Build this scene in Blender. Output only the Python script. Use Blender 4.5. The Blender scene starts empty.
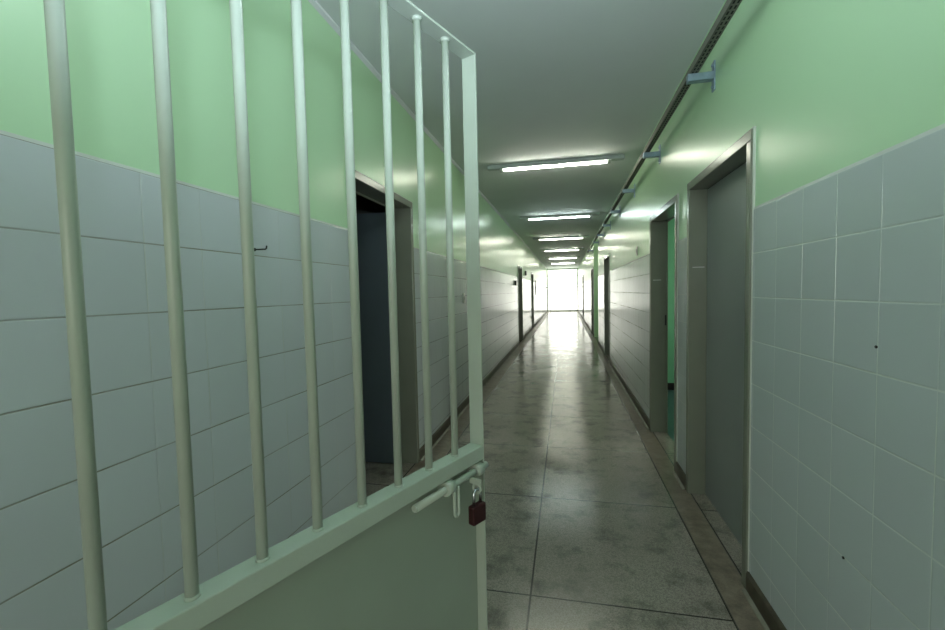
import bpy, bmesh, math, random
from mathutils import Vector, Matrix
random.seed(7)
SC = bpy.context.scene
COL = SC.collection
R_ = math.radians

# ------------------------------------------------------------------ camera
CAM_H = 1.42
yaw, pitch, roll = R_(12.234), R_(3.0136), R_(-1.235)
fwd = Vector((-math.sin(yaw)*math.cos(pitch), math.cos(yaw)*math.cos(pitch), -math.sin(pitch)))
rgt = Vector((math.cos(yaw), math.sin(yaw), 0))
upv = rgt.cross(fwd)
r2 = rgt*math.cos(roll) + upv*math.sin(roll)
u2 = -rgt*math.sin(roll) + upv*math.cos(roll)
cd = bpy.data.cameras.new('camera'); cam = bpy.data.objects.new('camera', cd); COL.objects.link(cam)
m = Matrix((r2, u2, -fwd)).transposed().to_4x4(); m.translation = (0, 0, CAM_H)
cam.matrix_world = m
cd.sensor_width = 36; cd.lens = 431.18/945*36; cd.clip_start = 0.02; cd.clip_end = 200
SC.camera = cam

# ------------------------------------------------------------------ light
W = bpy.data.worlds.new('sky'); SC.world = W; W.use_nodes = True
bg = W.node_tree.nodes['Background']; bg.inputs[0].default_value = (1.0, 1.0, 0.88, 1); bg.inputs[1].default_value = 3.4
def area(name, loc, rot, sx, sy, power=0, color=(1, 1, 1), portal=False):
    l = bpy.data.lights.new(name, 'AREA'); l.shape = 'RECTANGLE'; l.size = sx; l.size_y = sy
    l.energy = power; l.color = color
    if portal: l.cycles.is_portal = True
    o = bpy.data.objects.new(name, l); o.location = loc; o.rotation_euler = rot; COL.objects.link(o)
    return o
PI = math.pi
YB, YE = -3.6, 29.8                                  # back and far end of the corridor
area('end_window_portal', (-0.205, YE+0.05, 1.45), (-PI/2, 0, 0), 2.0, 2.9, portal=True)   # faces -Y
area('back_door_portal', (-0.2, YB-0.05, 1.15), (PI/2, 0, 0), 1.5, 2.3, portal=True)       # faces +Y
area('ward_window_portal', (3.25, 5.2, 1.5), (0, PI/2, 0), 1.4, 1.6, portal=True)          # faces -X
# the camera's own flash, just above the lens
fl = bpy.data.lights.new('camera_flash', 'SPOT'); fl.energy = 76.0; fl.spot_size = R_(140); fl.spot_blend = 1.0; fl.shadow_soft_size = 0.03; fl.color = (0.72, 0.88, 1.0)
flo = bpy.data.objects.new('camera_flash', fl); flo.location = (0.03, -0.06, 1.66); flo.rotation_euler = Vector((-0.14, .70, 1.0)).to_track_quat('-Z', 'Y').to_euler(); COL.objects.link(flo)
TUBE_STRENGTH = 46.0

vs = SC.view_settings
vs.view_transform = 'Standard'; vs.look = 'None'; vs.gamma = 1; vs.use_curve_mapping = False; vs.exposure = 0.5
SC.cycles.max_bounces = 10; SC.cycles.diffuse_bounces = 6; SC.cycles.glossy_bounces = 5; SC.cycles.sample_clamp_indirect = 6.0

# ------------------------------------------------------------------ materials
def srgb(r, g, b):
    f = lambda c: (c/255/12.92) if c/255 <= 0.04045 else ((c/255+0.055)/1.055)**2.4
    return (f(r), f(g), f(b), 1)
class NT:
    def __init__(s, name):
        s.m = bpy.data.materials.new(name); s.m.use_nodes = True; s.t = s.m.node_tree; s.p = s.t.nodes['Principled BSDF']
        s.tc = s.t.nodes.new('ShaderNodeTexCoord')
        s.L = s.t.links.new
    def n(s, kind, **kw):
        o = s.t.nodes.new('ShaderNode'+kind)
        for k, v in kw.items(): setattr(o, k, v)
        return o
    def math(s, op, a, b=None, c=None):
        o = s.n('Math', operation=op)
        for i, v in enumerate((a, b, c)):
            if v is None: continue
            if hasattr(v, 'links') or hasattr(v, 'is_linked'): s.L(v, o.inputs[i])
            else: o.inputs[i].default_value = v
        return o.outputs[0]
    def mix(s, fac, a, b):
        o = s.n('Mix', data_type='RGBA')
        for i, v in ((0, fac), (6, a), (7, b)):
            if hasattr(v, 'is_linked'): s.L(v, o.inputs[i])
            else: o.inputs[i].default_value = v
        return o.outputs[2]
    def noise(s, scale, detail=3, rough=0.5, vec=None):
        o = s.n('TexNoise'); o.inputs['Scale'].default_value = scale; o.inputs['Detail'].default_value = detail; o.inputs['Roughness'].default_value = rough
        s.L(vec if vec is not None else s.tc.outputs['Object'], o.inputs['Vector']); return o.outputs['Fac']
    def ramp(s, v, lo, hi):
        o = s.n('MapRange'); s.L(v, o.inputs[0]); o.inputs[1].default_value = lo; o.inputs[2].default_value = hi; o.inputs[3].default_value = 0; o.inputs[4].default_value = 1
        return o.outputs[0]
    def bump(s, h, strength, dist=0.01):
        o = s.n('Bump'); o.inputs['Strength'].default_value = strength; o.inputs['Distance'].default_value = dist
        s.L(h, o.inputs['Height']); s.L(o.outputs[0], s.p.inputs['Normal'])
    def xyz(s):
        o = s.n('SeparateXYZ'); s.L(s.tc.outputs['Object'], o.inputs[0]); return o.outputs
def plain(name, col, rough=0.5, metal=0, var=0.06, vscale=6, bump=0.0, bscale=60, spec=0.5):
    t = NT(name); c = srgb(*col); d = tuple(x*(1-var*2) for x in c[:3])+(1,)
    t.L(t.mix(t.ramp(t.noise(vscale, 4), .3, .7), c, d), t.p.inputs['Base Color'])
    t.p.inputs['Roughness'].default_value = rough; t.p.inputs['Metallic'].default_value = metal
    t.p.inputs['Specular IOR Level'].default_value = spec
    if bump: t.bump(t.noise(bscale, 3), bump, 0.003)
    return t.m
def emit(name, col, strength):
    t = NT(name); t.p.inputs['Base Color'].default_value = (0.8, 0.8, 0.8, 1)
    t.p.inputs['Emission Color'].default_value = col; t.p.inputs['Emission Strength'].default_value = strength
    return t.m
def tile_mat(name, pitch, y0, z0, col, gv, gh_near, gh_far, wv, wh):
    t = NT(name); X, Y, Z = t.xyz()
    u = t.math('DIVIDE', t.math('SUBTRACT', Y, y0), pitch); v = t.math('DIVIDE', t.math('SUBTRACT', Z, z0), pitch)
    fu = t.math('FRACT', u); fv = t.math('FRACT', v); iu = t.math('FLOOR', u); iv = t.math('FLOOR', v)
    du = t.math('MULTIPLY', t.math('MINIMUM', fu, t.math('SUBTRACT', 1.0, fu)), pitch)
    dv = t.math('MULTIPLY', t.math('MINIMUM', fv, t.math('SUBTRACT', 1.0, fv)), pitch)
    mu = t.math('LESS_THAN', du, t.math('ADD', wv, t.math('MULTIPLY', t.ramp(Y, 3.0, 8.0), .0012))); mv = t.math('LESS_THAN', dv, t.math('ADD', wh, t.math('MULTIPLY', t.ramp(Y, 3.0, 8.0), .0014)))
    cx = t.n('CombineXYZ'); t.L(iu, cx.inputs[0]); t.L(iv, cx.inputs[1]); cx.inputs[2].default_value = 3.3
    wn = t.n('TexWhiteNoise'); t.L(cx.outputs[0], wn.inputs['Vector'])
    sc = t.n('SeparateXYZ'); t.L(wn.outputs['Color'], sc.inputs[0])
    c = srgb(*col); base = t.mix(t.math('MULTIPLY', wn.outputs['Value'], 0.6), c, tuple(x*.93 for x in c[:3])+(1,))
    gh = t.mix(t.ramp(Y, 2.5, 5.0), srgb(*gh_near), srgb(*gh_far))  # horizontal joints get darker along the corridor
    patches = t.ramp(t.noise(2.2, 4, .6), .35, .7)  # noise fades the joints into the tile colour in places
    gh = t.mix(t.math('MULTIPLY', patches, .55), gh, base)
    col1 = t.mix(mu, base, t.mix(t.math('MULTIPLY', t.ramp(t.noise(3.1, 3), .4, .6), .7), t.mix(t.ramp(Y, 2.5, 5.0), srgb(*gv), srgb(108, 108, 95)), base)); col2 = t.mix(mv, col1, gh)
    t.L(col2, t.p.inputs['Base Color'])
    gr = t.math('MAXIMUM', mu, mv)
    t.L(t.math('ADD', t.math('MULTIPLY', gr, .4), .17), t.p.inputs['Roughness'])
    t.L(t.math('MULTIPLY', t.math('SUBTRACT', 1.0, gr), .5), t.p.inputs['Specular IOR Level'])
    # every tile is set a hair out of true, its glaze waves a little
    tilt = t.math('ADD', t.math('MULTIPLY', t.math('SUBTRACT', sc.outputs[0], .5), fu), t.math('MULTIPLY', t.math('SUBTRACT', sc.outputs[1], .5), fv))
    hgt = t.math('ADD', t.math('MULTIPLY', tilt, .30), t.math('MULTIPLY', t.noise(9, 2), .10))
    edge = t.math('MINIMUM', t.ramp(du, 0.0, 0.004), t.ramp(dv, 0.0, 0.004))
    hgt = t.math('ADD', hgt, t.math('MULTIPLY', edge, .16))
    t.bump(hgt, .9, 0.006)
    return t.m
def paint_mat():
    t = NT('green_gloss_paint')
    n1 = t.noise(1.3, 2, .5)
    t.L(t.mix(n1, srgb(193, 226, 187), srgb(191, 224, 184)), t.p.inputs['Base Color'])
    t.p.inputs['Roughness'].default_value = .28; t.p.inputs['Specular IOR Level'].default_value = .38
    return t.m
def floor_mat():
    t = NT('polished_terrazzo'); X, Y, Z = t.xyz()
    vo = t.n('TexVoronoi'); vo.inputs['Scale'].default_value = 240; t.L(t.tc.outputs['Object'], vo.inputs['Vector'])
    sp = t.n('SeparateXYZ'); t.L(vo.outputs['Color'], sp.inputs[0])
    grain = t.ramp(sp.outputs[0], 0.0, 1.0)
    c = t.mix(grain, srgb(124, 117, 109), srgb(166, 158, 148))
    stain = t.ramp(t.noise(4.6, 7, .68), .50, .68)
    stain2 = t.ramp(t.noise(1.1, 5, .6), .42, .7)
    c = t.mix(t.math('MULTIPLY', stain, .75), c, srgb(70, 69, 61))
    c = t.mix(t.math('MULTIPLY', stain2, .25), c, srgb(112, 104, 88))
    # brownish margin strips beside the walls, outside the long joints
    JL, JM, JR = -1.033, -0.174, 0.685
    marg = t.math('MAXIMUM', t.math('MULTIPLY', t.math('GREATER_THAN', X, JR), t.math('LESS_THAN', X, .832)), t.math('MULTIPLY', t.math('LESS_THAN', X, JL), t.math('GREATER_THAN', X, -1.243)))
    mc = t.mix(t.ramp(t.noise(14, 6, .7), .35, .65), srgb(92, 76, 62), srgb(138, 124, 106))
    c = t.mix(t.math('MULTIPLY', marg, .72), c, mc)
    # divider strips
    lines = None
    for J in (JL, JM, JR, .832, -1.243, -2.1):
        d = t.math('LESS_THAN', t.math('ABSOLUTE', t.math('SUBTRACT', X, J)), 0.0045)
        lines = d if lines is None else t.math('MAXIMUM', lines, d)
    fy = t.math('FRACT', t.math('DIVIDE', t.math('SUBTRACT', Y, 1.951), 0.978))
    dy = t.math('MULTIPLY', t.math('MINIMUM', fy, t.math('SUBTRACT', 1.0, fy)), 0.978)
    inn = t.math('MULTIPLY', t.math('LESS_THAN', dy, 0.0042), t.math('SUBTRACT', 1.0, marg))
    lines = t.math('MAXIMUM', lines, inn)
    c = t.mix(t.math('MULTIPLY', lines, .88), c, srgb(28, 29, 27))
    t.L(c, t.p.inputs['Base Color'])
    rg = t.math('ADD', t.math('MULTIPLY', t.ramp(t.noise(2.4, 5, .6), .3, .7), .12), .13)
    rg = t.math('ADD', rg, t.math('MULTIPLY', marg, .15))
    t.L(rg, t.p.inputs['Roughness'])
    t.bump(t.math('ADD', t.noise(3.0, 3), t.math('MULTIPLY', sp.outputs[1], .012)), .05, 0.03)
    return t.m

M = {}
M['paint'] = paint_mat()
M['tileL'] = tile_mat('white_wall_tile_dark_grout', 0.209, 1.065, 1.797-0.209*9, (199, 204, 208), (196, 199, 194), (138, 136, 122), (70, 70, 60), .0016, .0021)  # near horizontal joints darker than on the right wall
M['tileR'] = tile_mat('white_wall_tile', 0.1955, 1.947, 1.762-0.1955*9, (194, 201, 203), (206, 212, 206), (206, 210, 204), (70, 70, 60), .0018, .0026)
M['ceil'] = plain('ceiling_white_paint', (224, 226, 230), .75, var=.03, vscale=1.5)
M['floor'] = floor_mat()
M['skirt'] = plain('terrazzo_skirting', (86, 79, 65), .5, var=.2, vscale=18)
M['frame'] = plain('taupe_gloss_frame_paint', (124, 128, 114), .24, var=.05, vscale=4, bump=.1, bscale=18)
M['leaf'] = plain('grey_door_paint', (144, 148, 146), .38, var=.03, vscale=3)
M['leafblue'] = plain('blue_grey_door_paint', (98, 106, 113), .4, var=.03)
M['leafdark'] = plain('dark_green_door_paint', (70, 92, 78), .35, var=.05)
M['gate'] = plain('pale_green_gate_enamel', (170, 180, 167), .36, var=.05, vscale=9, bump=.18, bscale=45)
M['gatesheet'] = plain('pale_green_sheet_enamel', (146, 157, 143), .42, var=.04, vscale=4, bump=.06, bscale=20)
M['zinc'] = plain('galvanised_steel', (160, 182, 200), .4, .5, var=.12, vscale=30)
M['tray'] = plain('galvanised_channel', (124, 124, 114), .65, .15, var=.1, vscale=20)
M['slot'] = plain('slot_shadow_black', (14, 15, 14), .8)
M['batten'] = plain('fixture_grey_enamel', (186, 194, 194), .5)
M['holder'] = plain('lampholder_white', (188, 192, 186), .45)
M['cap'] = plain('tube_cap_metal', (170, 172, 170), .35, .8)
M['tube'] = emit('fluorescent_tube', (0.98, 1.0, 0.82, 1), TUBE_STRENGTH)
M['tubecool'] = emit('cool_fluorescent_tube', (0.84, 1.0, 0.95, 1), TUBE_STRENGTH)
M['black'] = plain('black_metal', (22, 22, 22), .5)
M['brass'] = plain('padlock_brown_body', (58, 22, 24), .42, .35, var=.1, vscale=30)
M['chrome'] = plain('chromed_steel', (200, 205, 210), .16, 1.0)
M['white'] = plain('white_plastic', (205, 205, 198), .4)
M['wframe'] = plain('white_window_frame', (215, 220, 215), .45)
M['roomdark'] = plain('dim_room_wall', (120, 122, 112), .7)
M['roomgreen'] = plain('green_ward_wall', (120, 188, 150), .5)
M['backdrop'] = plain('back_wall_paint', (190, 200, 190), .6)
M['paper'] = plain('notice_paper', (150, 156, 150), .6)
def glass():
    t = NT('window_glass'); t.p.inputs['Base Color'].default_value = (1, 1, 1, 1); t.p.inputs['Roughness'].default_value = 0.0
    tr = t.n('BsdfTransparent'); gl = t.n('BsdfGlossy'); gl.inputs['Roughness'].default_value = 0.02
    mx = t.n('MixShader'); mx.inputs[0].default_value = 0.05
    t.L(tr.outputs[0], mx.inputs[1]); t.L(gl.outputs[0], mx.inputs[2])
    t.L(mx.outputs[0], t.t.nodes['Material Output'].inputs['Surface']); t.t.nodes.remove(t.p)
    return t.m
M['glass'] = glass()

# ------------------------------------------------------------------ mesh helpers
class MB:
    def __init__(s): s.b = bmesh.new(); s.mi = 0
    def _fin(s, faces):
        for f in faces: f.material_index = s.mi
    def box(s, x0, x1, y0, y1, z0, z1, bev=0.0):
        r = bmesh.ops.create_cube(s.b, size=1.0)
        vv = r['verts']
        for v in vv:
            v.co = Vector(((x0+x1)/2+v.co.x*(x1-x0), (y0+y1)/2+v.co.y*(y1-y0), (z0+z1)/2+v.co.z*(z1-z0)))
        fs = set(f for v in vv for f in v.link_faces); s._fin(fs)
        if bev:
            es = list(set(e for v in vv for e in v.link_edges))
            r = bmesh.ops.bevel(s.b, geom=es, offset=bev, segments=2, affect='EDGES', profile=.5)
            s._fin(r['faces'])
        return s
    def cyl(s, a, b, r, n=16, r2=None):
        a, b = Vector(a), Vector(b); d = b-a
        q = d.to_track_quat('Z', 'Y').to_matrix().to_4x4(); q.translation = (a+b)/2
        res = bmesh.ops.create_cone(s.b, cap_ends=True, segments=n, radius1=r, radius2=r if r2 is None else r2, depth=d.length, matrix=q)
        for f in set(f for v in res['verts'] for f in v.link_faces):
            f.material_index = s.mi
            f.smooth = len(f.verts) == 4
        return s
    def tube(s, pts, r, n=10, closed=False):
        pts = [Vector(p) for p in pts]; rings = []; N = len(pts); prev = None
        for i, p in enumerate(pts):
            t = (pts[(i+1) % N]-pts[i-1]) if (closed or 0 < i < N-1) else (pts[1]-pts[0] if i == 0 else pts[-1]-pts[-2])
            t.normalize()
            if prev is None:
                k = Vector((0, 0, 1)) if abs(t.z) < .9 else Vector((1, 0, 0)); u = t.cross(k).normalized()
            else: u = (prev-t*prev.dot(t)).normalized()
            prev = u; w = t.cross(u)
            rings.append([s.b.verts.new(p+(u*math.cos(2*PI*k/n)+w*math.sin(2*PI*k/n))*r) for k in range(n)])
        for i in range(N if closed else N-1):
            A, B = rings[i], rings[(i+1) % N]
            for k in range(n):
                f = s.b.faces.new((A[k], A[(k+1) % n], B[(k+1) % n], B[k])); f.smooth = True; f.material_index = s.mi
        if not closed:
            s._fin([s.b.faces.new(rings[0][::-1]), s.b.faces.new(rings[-1])])
        return s
    def prism(s, prof, axis, t0, t1):
        """prof: closed list of 2-D points in the two other axes, swept along axis from t0 to t1."""
        mk = {'y': lambda p, t: (p[0], t, p[1]), 'x': lambda p, t: (t, p[0], p[1]), 'z': lambda p, t: (p[0], p[1], t)}[axis]
        A = [s.b.verts.new(mk(p, t0)) for p in prof]; B = [s.b.verts.new(mk(p, t1)) for p in prof]
        fs = [s.b.faces.new(A), s.b.faces.new(B[::-1])]
        n = len(prof)
        for i in range(n): fs.append(s.b.faces.new((A[i], B[i], B[(i+1) % n], A[(i+1) % n])))
        s._fin(fs); return s
    def build(s, name, mats, parent=None, loc=(0, 0, 0), bevel=0.0, label=None):
        bmesh.ops.recalc_face_normals(s.b, faces=s.b.faces)
        me = bpy.data.meshes.new(name); s.b.to_mesh(me); s.b.free()
        for mm in (mats if isinstance(mats, (list, tuple)) else [mats]): me.materials.append(mm)
        o = bpy.data.objects.new(name, me); COL.objects.link(o); o.location = loc
        if parent is not None: o.parent = parent
        if bevel:
            b = o.modifiers.new('bevel', 'BEVEL'); b.width = bevel; b.segments = 2; b.limit_method = 'ANGLE'
        if label: o['label'] = label
        return o
def tag(o, label, cat, group=None, kind=None):
    o['label'] = label; o['category'] = cat
    if group: o['group'] = group
    if kind: o['kind'] = kind
    return o
def thing(name, loc, label, cat, group=None, kind=None, rz=0):
    o = bpy.data.objects.new(name, None); COL.objects.link(o); o.location = loc; o.rotation_euler = (0, 0, rz); o.empty_display_size = .1
    return tag(o, label, cat, group, kind)
def copy_tree(o, parent=None):
    c = o.copy(); COL.objects.link(c)
    if parent is not None: c.parent = parent; c.matrix_parent_inverse = o.matrix_parent_inverse.copy()
    for ch in list(o.children): copy_tree(ch, c)
    return c
S_ = 'structure'

# ------------------------------------------------------------------ the shell
XL, XR, ZC = -1.232, 0.821, 2.908
TK = 0.14                                            # wall thickness
TL, TR = 1.797, 1.762                                # tops of the tiling
SK = 0.095
PAD = 0.006                                          # the tiles stand proud of the paint
# (y0, y1, top) of the holes in each wall, outer edge of the frames
DH = 2.10
LEFT = [(2.335, 3.40, 2.165), (11.46, 12.56, DH), (15.95, 17.05, DH)]
RIGHT = [(2.168, 3.20, 2.118), (3.49, 4.535, 2.112), (8.62, 9.72, DH), (11.58, 13.35, ZC), (13.42, 14.50, DH), (20.75, 21.85, DH)]

b = MB(); b.box(-5, 5, YB-.3, YE+.3, -.12, 0)
tag(b.build('floor', M['floor']), 'grey terrazzo corridor floor with dark dividing strips', 'floor', kind=S_)
b = MB(); b.box(-5, 5, YB-.3, YE+.3, ZC, ZC+.15)
tag(b.build('ceiling', M['ceil']), 'plain white painted corridor ceiling', 'ceiling', kind=S_)

M['grout'] = plain('white_grout_line', (204, 208, 200), .6)
M['bead'] = plain('pale_cement_bead', (150, 147, 132), .55, var=.25, vscale=9)
def long_wall(name, xf, sgn, holes, ttop, tmat, label, win=None):
    """xf: tile face; sgn: outward direction."""
    b = MB()
    xi = xf+sgn*PAD; xo = xf+sgn*TK
    def bx(y0, y1, z0, z1, tile):
        a, c = (xf, xi) if tile else (xi, xo)
        b.mi = 1 if tile else 0
        b.box(min(a, c), max(a, c), y0, y1, z0, z1)
    y = YB
    hs = sorted(holes, key=lambda h: h[0])
    segs = []
    for (a, c, zt) in hs:
        segs.append((y, a)); y = c
        if zt < ZC: bx(a, c, zt, ZC, False)
    segs.append((y, YE))
    for (a, c) in segs:
        if win and a < win[0] < c:
            bx(a, win[0], 0, ZC, False); bx(win[1], c, 0, ZC, False)
            bx(win[0], win[1], 0, win[2], False); bx(win[0], win[1], win[3], ZC, False)
            bx(a, win[0], SK, ttop, True); bx(win[1], c, SK, ttop, True); bx(win[0], win[1], SK, win[2], True)
        else:
            bx(a, c, 0, ZC, False); bx(a, c, SK, ttop, True)
            b.mi = 2; b.prism([(xf, ttop), (xi+sgn*.002, ttop), (xi, ttop+.010), (xi-sgn*.002, ttop+.010)], 'y', a, c)
    tag(b.build(name, [M['paint'], tmat, M['grout']]), label, 'wall', kind=S_)
    b = MB()
    for (a, c) in segs:
        x0 = xf-sgn*.012; x1 = xi
        prof = [(x1, 0), (x0-sgn*.004, 0), (x0, .012), (x0, SK-.012), (xf-sgn*.004, SK), (x1, SK)]
        b.prism(prof, 'y', a+.001, c-.001)
    tag(b.build('baseboard_'+name.split('_')[1], M['skirt']), 'dark terrazzo skirting along the %s corridor wall' % name.split('_')[1], 'baseboard', kind=S_)
    b = MB()
    for (a, c) in segs:
        x0 = xf-sgn*.0155; b.prism([(x0, 0), (x0-sgn*.014, 0), (x0-sgn*.010, .006), (x0, .012)], 'y', a+.004, c-.004)
    tag(b.build('trim_2' if sgn < 0 else 'trim_3', M['bead']), 'pale cement bead along the foot of the %s skirting' % name.split('_')[1], 'trim', kind=S_)
long_wall('wall_left', XL, -1, LEFT, TL, M['tileL'], 'corridor wall behind the barred gate, white tile below green paint')
long_wall('wall_right', XR, 1, RIGHT, TR, M['tileR'], 'corridor wall carrying the cable channel, white tile below green paint')

# thin white line of plaster where the left wall meets the ceiling
b = MB(); b.prism([(XL-PAD, ZC), (XL+.016, ZC), (XL+.014, ZC-.010), (XL-PAD, ZC-.022)], 'y', YB, YE)
tag(b.build('trim_1', M['ceil']), 'thin pale plaster line along the left ceiling edge', 'trim', kind=S_)

# far end: a glazed screen full of daylight
b = MB(); b.box(XL-TK, XR+TK, YE, YE+.12, 2.84, ZC); b.box(XL-TK, XL+.03, YE, YE+.12, 0, ZC); b.box(XR-.03, XR+TK, YE, YE+.12, 0, ZC); b.box(XL-TK, XR+TK, YE, YE+.12, 0, .06)
tag(b.build('wall_end', M['backdrop']), 'far end wall around the bright glazed screen', 'wall', kind=S_)
w = thing('window_1', ((XL+XR)/2, YE, .06), 'glaring glazed screen closing the far end of the corridor', 'window', kind=S_)
hw = (XR-XL)/2-.03
b = MB()
for x in (-hw+.02, -.83+.0, .49, hw-.02): b.box(x-.02, x+.02, .02, .07, 0, 2.78)
for z in (.02, 1.58, 2.34, 2.76): b.box(-hw, hw, .025, .065, z-.02, z+.02)
b.box(-.185, -.155, .025, .065, 1.58, 2.34)
b.build('window_frame', M['wframe'], w)
b = MB(); b.box(-hw, hw, .042, .048, 0, 2.78); b.build('window_pane', M['glass'], w)

# behind the camera: end wall with the open entrance
b = MB(); b.box(XL-TK, -.95, YB-.15, YB, 0, ZC); b.box(.55, XR+TK, YB-.15, YB, 0, ZC); b.box(-.95, .55, YB-.15, YB, 2.3, ZC)
tag(b.build('wall_back', M['backdrop']), 'wall behind the viewer with a wide open entrance', 'wall', kind=S_)

# rooms and the side passage behind the openings
def room(name, x0, x1, y0, y1, mat, label, hole=None, open_side='-x', thick=.12):
    b = MB(); t = thick
    b.box(x0, x1, y0-t, y0, 0, ZC); b.box(x0, x1, y1, y1+t, 0, ZC)
    xs = (x1, x1+t) if open_side == '-x' else (x0-t, x0)
    if hole:
        a, c, z0, z1 = hole
        b.box(*xs, y0-t, a, 0, ZC); b.box(*xs, c, y1+t, 0, ZC); b.box(*xs, a, c, 0, z0); b.box(*xs, a, c, z1, ZC)
    else: b.box(*xs, y0-t, y1+t, 0, ZC)
    return tag(b.build(name, mat), label, 'wall', kind=S_)
room('wall_ward', XR+TK, 3.2, 3.34, 6.4, M['roomgreen'], 'bright green walls of the room seen through the open doorway', hole=(4.4, 6.0, .8, 2.2))
b = MB(); b.box(XR+TK, 3.2, 6.385, 6.399, 0, .10)
tag(b.build('baseboard_ward', M['black']), 'black skirting inside the green room', 'baseboard', kind=S_)
b = MB(); b.box(XR+TK+.002, 3.2, 3.34, 6.384, 0, .003)
tag(b.build('floor_ward', plain('teal_reflection_floor', (62, 92, 92), .35)), 'floor of the green room with its teal reflection put into the colour', 'floor', kind=S_)  # teal reflection of the green walls put into the floor colour
w = thing('window_2', (3.2, 5.2, .8), 'window lighting the green room', 'window', kind=S_)
b = MB()
for y in (-.78, 0, .78): b.box(.04, .09, y-.02, y+.02, 0, 1.4)
for z in (.02, .9, 1.38): b.box(.04, .09, -.8, .8, z-.02, z+.02)
b.build('window_frame', M['wframe'], w)
b = MB(); b.box(.062, .068, -.8, .8, 0, 1.4); b.build('window_pane', M['glass'], w)
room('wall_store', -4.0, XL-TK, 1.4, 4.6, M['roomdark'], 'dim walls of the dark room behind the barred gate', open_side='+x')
room('wall_passage', XR+TK, 3.4, 11.58-.12, 13.35, M['paint'], 'green walls of the side passage opening off the corridor')

# ------------------------------------------------------------------ doors
def door(idx, side, y0, y1, top, label, leaf='closed', lmat='leaf', depth=.10, fw=.05, mark=None, hinges=True):
    """Origin on the wall face at the middle of the sill; local x points out of the corridor."""
    xf = XR if side > 0 else XL
    d = thing('door_%d' % idx, (xf, (y0+y1)/2, 0), label, 'door', kind=S_)
    h = (y1-y0)/2; s = side
    def bx(b, xa, xb, *r, **k):
        xa, xb = s*xa, s*xb; b.box(min(xa, xb), max(xa, xb), *r, **k)
    b = MB()
    for sy in (-1, 1):
        ya, yb = sorted((sy*h, sy*(h-fw)))
        bx(b, -.012, .145, ya, yb, 0, top-fw)
        ya, yb = sorted((sy*(h-fw), sy*(h-fw-.014)))          # rebate stop
        bx(b, depth+.032, .145, ya, yb, 0, top-fw)
    bx(b, -.012, .145, -h, h, top-fw, top)
    bx(b, depth+.032, .145, -h+fw, h-fw, top-fw-.014, top-fw)
    b.build('door_frame', M['frame'], d, bevel=.004)
    b = MB()
    for ya, yb in ((-h-.006, -h), (h, h+.006)): bx(b, -.004, .004+PAD, ya, yb, SK, top)
    bx(b, -.004, .004+PAD, -h-.006, h+.006, top, top+.006)
    b.build('caulk_line', M['grout'], d)
    if leaf == 'closed':
        b = MB(); bx(b, depth, depth+.03, -h+fw+.004, h-fw-.004, .008, top-fw-.004)
        lf = b.build('door_leaf', M[lmat], d, bevel=.002)
    elif leaf == 'open':                                       # swung square into the room, hung on the far jamb
        b = MB(); yj = h-fw-.012; wd = 2*h-2*fw-.008
        bx(b, .152, .152+wd, yj-.04, yj, .01, 2.081)
        lf = b.build('door_leaf', M[lmat], d, bevel=.002)
        for z in (.25, 1.03, 1.83):
            b = MB(); b.cyl((s*.146, yj-.044, z-.05), (s*.146, yj-.044, z+.05), .008, 10); bx(b, .128, .142, yj+.009, yj+.0118, z-.05, z+.05)
            b.build('hinge', M['black'], d)
    if mark:
        for z in mark:
            b = MB(); bx(b, .012, .085, h-fw-.0015, h-fw, z-.003, z+.003); b.build('weld_seam', M['white'], d)
    return d
door(1, -1, *LEFT[0], 'tall taupe doorway behind the gate bars, its leaf swung into a dark room', leaf='open', lmat='leafblue')
door(2, -1, *LEFT[1], 'dark recessed doorway on the left, first beyond the gate')
door(3, -1, *LEFT[2], 'dark recessed doorway on the left, farthest from the gate')
door(4, 1, *RIGHT[0], 'closed grey door in a deep taupe frame, nearest on the right', mark=(1.555,))
d5 = door(5, 1, *RIGHT[1], 'open doorway showing a bright green room', leaf=None, mark=(1.50,))
b = MB(); b.box(.118, .138, .4650, .4672, 1.06, 1.16); b.build('strike_plate', M['black'], d5)
b = MB(); b.box(.152, 1.06, -.458, -.418, .01, 2.03); b.build('door_leaf', M['leaf'], d5, bevel=.002)
door(6, 1, *RIGHT[2], 'dark green doorway on the right just before the side passage', lmat='leafdark', depth=.13)
door(7, 1, *RIGHT[4], 'dark doorway on the right just past the side passage')
door(8, 1, *RIGHT[5], 'farthest thin doorway on the right near the bright end')

# ------------------------------------------------------------------ the barred gate
G = R_(22.371)
gate = thing('barred_gate', (-0.2090, 1.0695, 0), 'pale green steel gate with round bars above a sheet panel, standing ajar in the corridor', 'gate', rz=PI/2-G)
# local: x = -s (towards the hinge is negative), y = -n (towards the viewer is negative)
WG = 0.964
ms = M['gate']
b = MB(); b.box(-.005, 0, 0, .04, .03, 2.005); b.build('stile', ms, gate, bevel=.0012)
b = MB(); b.box(-WG, -WG+.005, 0, .04, .03, 2.005); b.build('stile', ms, gate, bevel=.0012)
b = MB(); b.box(-WG+.005, -.005, 0, .04, 2.000, 2.005); b.build('top_rail', ms, gate, bevel=.0012)
b = MB(); b.box(-WG+.005, -.005, 0, .04, .992, 1.028, bev=.002); b.build('middle_rail', ms, gate)
b = MB(); b.box(-WG+.005, -.005, 0, .04, .03, .035); b.build('bottom_rail', ms, gate, bevel=.0012)
b = MB(); b.box(-WG+.006, -.006, .026, .028, .035, .992); b.build('sheet_panel', M['gatesheet'], gate)
for k in range(9):
    x = -(.098+.0958*k)
    b = MB(); b.cyl((x, .02, 1.026), (x, .02, 2.001), .0082, 20)
    # weld beads at both ends
    b.cyl((x, .02, 1.026), (x, .02, 1.032), .0105, 16, .0085); b.cyl((x, .02, 1.994), (x, .02, 2.000), .0085, 16, .012)
    b.build('bar', ms, gate)
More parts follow.
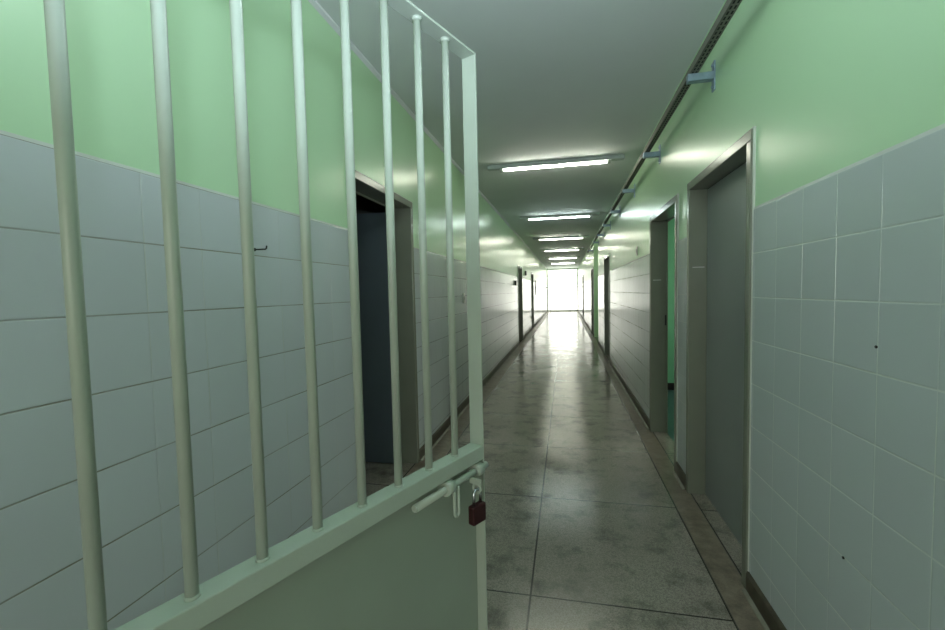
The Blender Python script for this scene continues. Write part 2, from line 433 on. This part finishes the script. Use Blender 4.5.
# sliding bolt
ry, rz_ = .002, .973
b = MB(); b.cyl((-.262, ry, rz_), (.010, ry, rz_), .0085, 20); b.cyl((-.266, ry, rz_), (-.262, ry, rz_), .0065, 20, .0085)
rod = b.build('bolt_rod', ms, gate)
b = MB(); xh = -.132
b.tube([(xh-.008, ry-.009, rz_-.004), (xh-.008, ry-.010, rz_-.06)] + [(xh+.008*math.cos(a), ry-.010, rz_-.062+.010*math.sin(a)) for a in [PI+PI*k/8 for k in range(1, 8)]] + [(xh+.008, ry-.010, rz_-.06), (xh+.008, ry-.009, rz_-.004)], .0035, 8)
b.build('bolt_handle', ms, rod)
def ring(b, x, L, ro, ri, n=24):
    prof = []
    A = [[b.b.verts.new((x+dx, ry+math.cos(2*PI*k/n)*r, rz_+math.sin(2*PI*k/n)*r)) for k in range(n)] for dx, r in ((-L/2, ro), (L/2, ro), (L/2, ri), (-L/2, ri))]
    for i in range(4):
        P, Q = A[i], A[(i+1) % 4]
        for k in range(n): b.b.faces.new((P[k], P[(k+1) % n], Q[(k+1) % n], Q[k])).smooth = i in (0, 2)
for x in (-.150, -.030):
    b = MB(); ring(b, x, .026, .0155, .0088); b.box(x-.009, x+.009, ry+.010, .027, rz_-.006, rz_+.006)
    b.build('bolt_guide', ms, gate)
# lug with the padlock hole
b = MB()
LUGX, LUGY = -.066, -.020
b.box(LUGX-.002, LUGX+.002, LUGY-.013, LUGY+.020, .953, .968, bev=.001)
b.tube([(LUGX, LUGY+.0105*math.cos(2*PI*k/20), .9445+.0105*math.sin(2*PI*k/20)) for k in range(20)], .0030, 8, closed=True)
b.build('hasp_lug', ms, gate)
for z in (.35, 1.75):
    b = MB(); b.cyl((-WG-.010, .02, z-.06), (-WG-.010, .02, z+.06), .010, 14); b.build('hinge', ms, gate)

# padlock hanging from the lug
ca, sa = math.cos(PI/2-G), math.sin(PI/2-G)
def gl(x, y, z): return Vector((-0.2090+x*ca-y*sa, 1.0695+x*sa+y*ca, z))
PLX, PLY, PLZ = -.066, -.020, .8600
pl = thing('padlock', gl(PLX, PLY, PLZ), 'small closed padlock with dark red-brown body hanging from the gate bolt', 'padlock', rz=PI/2-G-.15)
b = MB(); b.box(-.023, .023, -.010, .010, 0, .046, bev=.004)
b.build('lock_body', M['brass'], pl)
b = MB()
b.tube([(-.012, 0, .040), (-.012, 0, .068)] + [(.012*math.cos(a), 0, .070+.012*math.sin(a)) for a in [PI-PI*k/10 for k in range(1, 10)]] + [(.012, 0, .068), (.012, 0, .040)], .0036, 12)
b.build('shackle', M['chrome'], pl)
b = MB(); b.cyl((0, 0, -.0012), (0, 0, .001), .006, 16); b.build('keyway', M['chrome'], pl)

# post that carries the gate (outside the frame)
hp = gl(-WG-.045, .02, 0)
b = MB(); b.box(-.025, .025, -.025, .025, 0, ZC, bev=.003)
o = b.build('gate_post', ms, None, hp); o.rotation_euler = (0, 0, PI/2-G)
tag(o, 'square pale green post the barred gate hangs on', 'post')

# ------------------------------------------------------------------ ceiling lights
def light_fixture(y, label):
    t = thing('ceiling_light', (-.118, y, ZC), label, 'ceiling light', 'fluorescent ceiling lights along the corridor')
    b = MB(); b.box(-.77, .77, -.040, .040, -.045, 0, bev=.005); b.build('batten', M['batten'], t)
    for s in (-1, 1):
        b = MB(); b.box(s*.612-.012, s*.612+.012, -.016, .016, -.076, -.044, bev=.003); b.build('lampholder', M['holder'], t)
    b = MB(); b.cyl((-.585, 0, -.062), (.585, 0, -.062), .0085, 16); tb = b.build('tube', M['tube'], t)
    for s in (-1, 1):
        b = MB(); b.cyl((s*.583, 0, -.062), (s*.602, 0, -.062), .0095, 16); b.build('tube_cap', M['cap'], tb)
    b = MB(); b.box(-.05, .05, -.037, .037, -.050, -.020, bev=.003); b.build('ballast_clip', M['holder'], t)
    return t
LY = [5.14, 8.78, 12.35, 15.9, 19.8, 23.6, 1.5]
LN = ['nearest lit fluorescent tube on the ceiling, the largest of the row', 'lit ceiling tube second from the gate', 'lit ceiling tube third from the gate',
      'lit ceiling tube fourth from the gate', 'lit ceiling tube fifth from the gate, small', 'farthest lit ceiling tube, just before the bright end',
      'lit ceiling tube above the gate, out of the picture']
f0 = light_fixture(LY[0], LN[0])
for y, n in zip(LY[1:], LN[1:]):
    c = copy_tree(f0); c.location = (-.118, y, ZC); c['label'] = n
    if y in (LY[1], LY[-1]):
        for ch in c.children:
            if ch.name.startswith('tube'):
                ch.material_slots[0].link = 'OBJECT'; ch.material_slots[0].material = M['tubecool']

# ------------------------------------------------------------------ cable channel and its brackets
BZ = 2.600
tr = thing('cable_channel', (.718, 8.4, BZ+.022), 'perforated metal cable channel running along the top of the right wall', 'cable tray')
Y0, Y1 = -9.5, 6.2
b = MB(); w2 = .021
b.box(-w2, -w2+.002, Y0, Y1, 0, .042)
b.box(w2-.002, w2, Y0, Y1, 0, .042)
b.box(-w2, w2, Y0, Y1, 0, .002)
b.box(-w2, -w2+.009, Y0, Y1, .040, .042); b.box(w2-.009, w2, Y0, Y1, .040, .042)
b.build('channel', M['tray'], tr)
b = MB()
y = Y0+.02
while y < Y1-.03:
    for x in (-.0095, .0085): b.box(x-.0042, x+.0042, y, y+.024, -.0006, .001)
    y += .038
o = b.build('slots', M['slot'], tr); o['kind'] = 'stuff'
def bracket(y, label):
    t = thing('wall_bracket', (XR+PAD, y, BZ), label, 'bracket', 'galvanised brackets under the cable channel')
    b = MB(); b.box(-.008, 0, -.022, .022, -.080, .080, bev=.002); b.build('wall_plate', M['zinc'], t)
    b = MB()
    b.box(-.138, -.007, -.020, .020, -.020, -.016); b.box(-.138, -.007, -.020, -.016, -.020, .021); b.box(-.138, -.007, .016, .020, -.020, .021)
    b.box(-.138, -.007, -.016, -.009, .018, .021); b.box(-.138, -.007, .009, .016, .018, .021)
    b.build('arm', M['zinc'], t)
    b = MB(); b.box(-.141, -.138, -.021, .021, -.021, .022); b.build('end_cap', M['zinc'], t)
    for s in (-1, 1):
        b = MB(); b.cyl((-.010, 0, s*.058), (-.016, 0, s*.058), .008, 6); b.build('bolt', M['zinc'], t)
    return t
BY = [2.72, 4.14, 5.56, 6.98, 8.40, 9.82, 11.3, 13.55]
BN = ['blue-grey wall bracket nearest the viewer, largest of the row under the cable channel', 'cable channel bracket second from the viewer', 'cable channel bracket third from the viewer',
      'cable channel bracket fourth from the viewer', 'cable channel bracket fifth from the viewer', 'cable channel bracket sixth from the viewer', 'cable channel bracket just before the side passage', 'farthest cable channel bracket, just past the side passage']
c = copy_tree(f0); c.location = (2.3, 12.4, ZC); c['label'] = 'unseen ceiling tube added to light the side passage'  # added tube, never in view, brightens the green passage wall
b0 = bracket(BY[0], BN[0])
for y, n in zip(BY[1:], BN[1:]):
    c = copy_tree(b0); c.location = (XR+PAD, y, BZ); c['label'] = n

# ------------------------------------------------------------------ small fittings on the walls
b = MB(); b.tube([(0, 0, 0), (.022, .004, 0), (.032, .010, .001), (.034, .022, .002), (.034, .029, .007), (.034, .031, .017)], .0032, 8)
b.cyl((0, 0, 0), (.003, 0, 0), .007, 12)
o = b.build('wall_hook', M['black'], None, (XL, 1.535, 1.612)); tag(o, 'small black hook screwed into the white tiles behind the gate', 'hook')
for (y, z, n) in ((1.364, 1.249, 'tiny dark screw plug in the upper tiles near the right edge'), (1.481, .587, 'tiny dark screw plug low in the tiles near the right edge')):
    b = MB(); b.cyl((0, 0, 0), (-.003, 0, 0), .0042, 10); o = b.build('screw_plug', M['black'], None, (XR, y, z)); tag(o, n, 'screw plug', 'screw plugs in the right tiles')
def plate(name, xf, s, y, z, w, h, t, mat, label, cat, extra=None):
    o = thing(name, (xf, y, z), label, cat)
    b = MB(); xs = sorted((0, -s*t)); b.box(xs[0], xs[1], -w/2, w/2, -h/2, h/2, bev=min(.003, t*.4)); b.build('plate', M[mat], o)
    if extra:
        b = MB(); xs = sorted((-s*t, -s*(t+.006))); b.box(xs[0], xs[1], -w*.2, w*.2, -h*.2, h*.2); b.build(extra, M['holder'], o)
    return o
plate('switch_box', XR+PAD, 1, 5.36, 1.86, .05, .10, .012, 'white', 'small white switch box on the green wall past the open doorway', 'switch', 'button')
plate('light_switch', XL, -1, 5.15, 1.35, .075, .12, .02, 'white', 'pale switch plate on the tiles just past the gate', 'switch', 'rocker')
plate('door_bell', XL, -1, 10.76, 1.63, .06, .12, .04, 'black', 'small dark box on the tiles before the first far left doorway', 'bell', None)
plate('wall_notice', XL-PAD, -1, 18.2, 1.55, .5, .62, .012, 'paper', 'grey notice board on the left wall past the last doorway', 'notice', None)
plate('wall_speaker', XL-PAD, -1, 13.6, 1.98, .12, .14, .05, 'paper', 'small grey box on the left wall between the two far doorways', 'box', None)
plate('wall_socket', XL, -1, 15.6, .45, .08, .12, .02, 'holder', 'low socket plate on the tiles beside the far left doorway', 'socket', None)
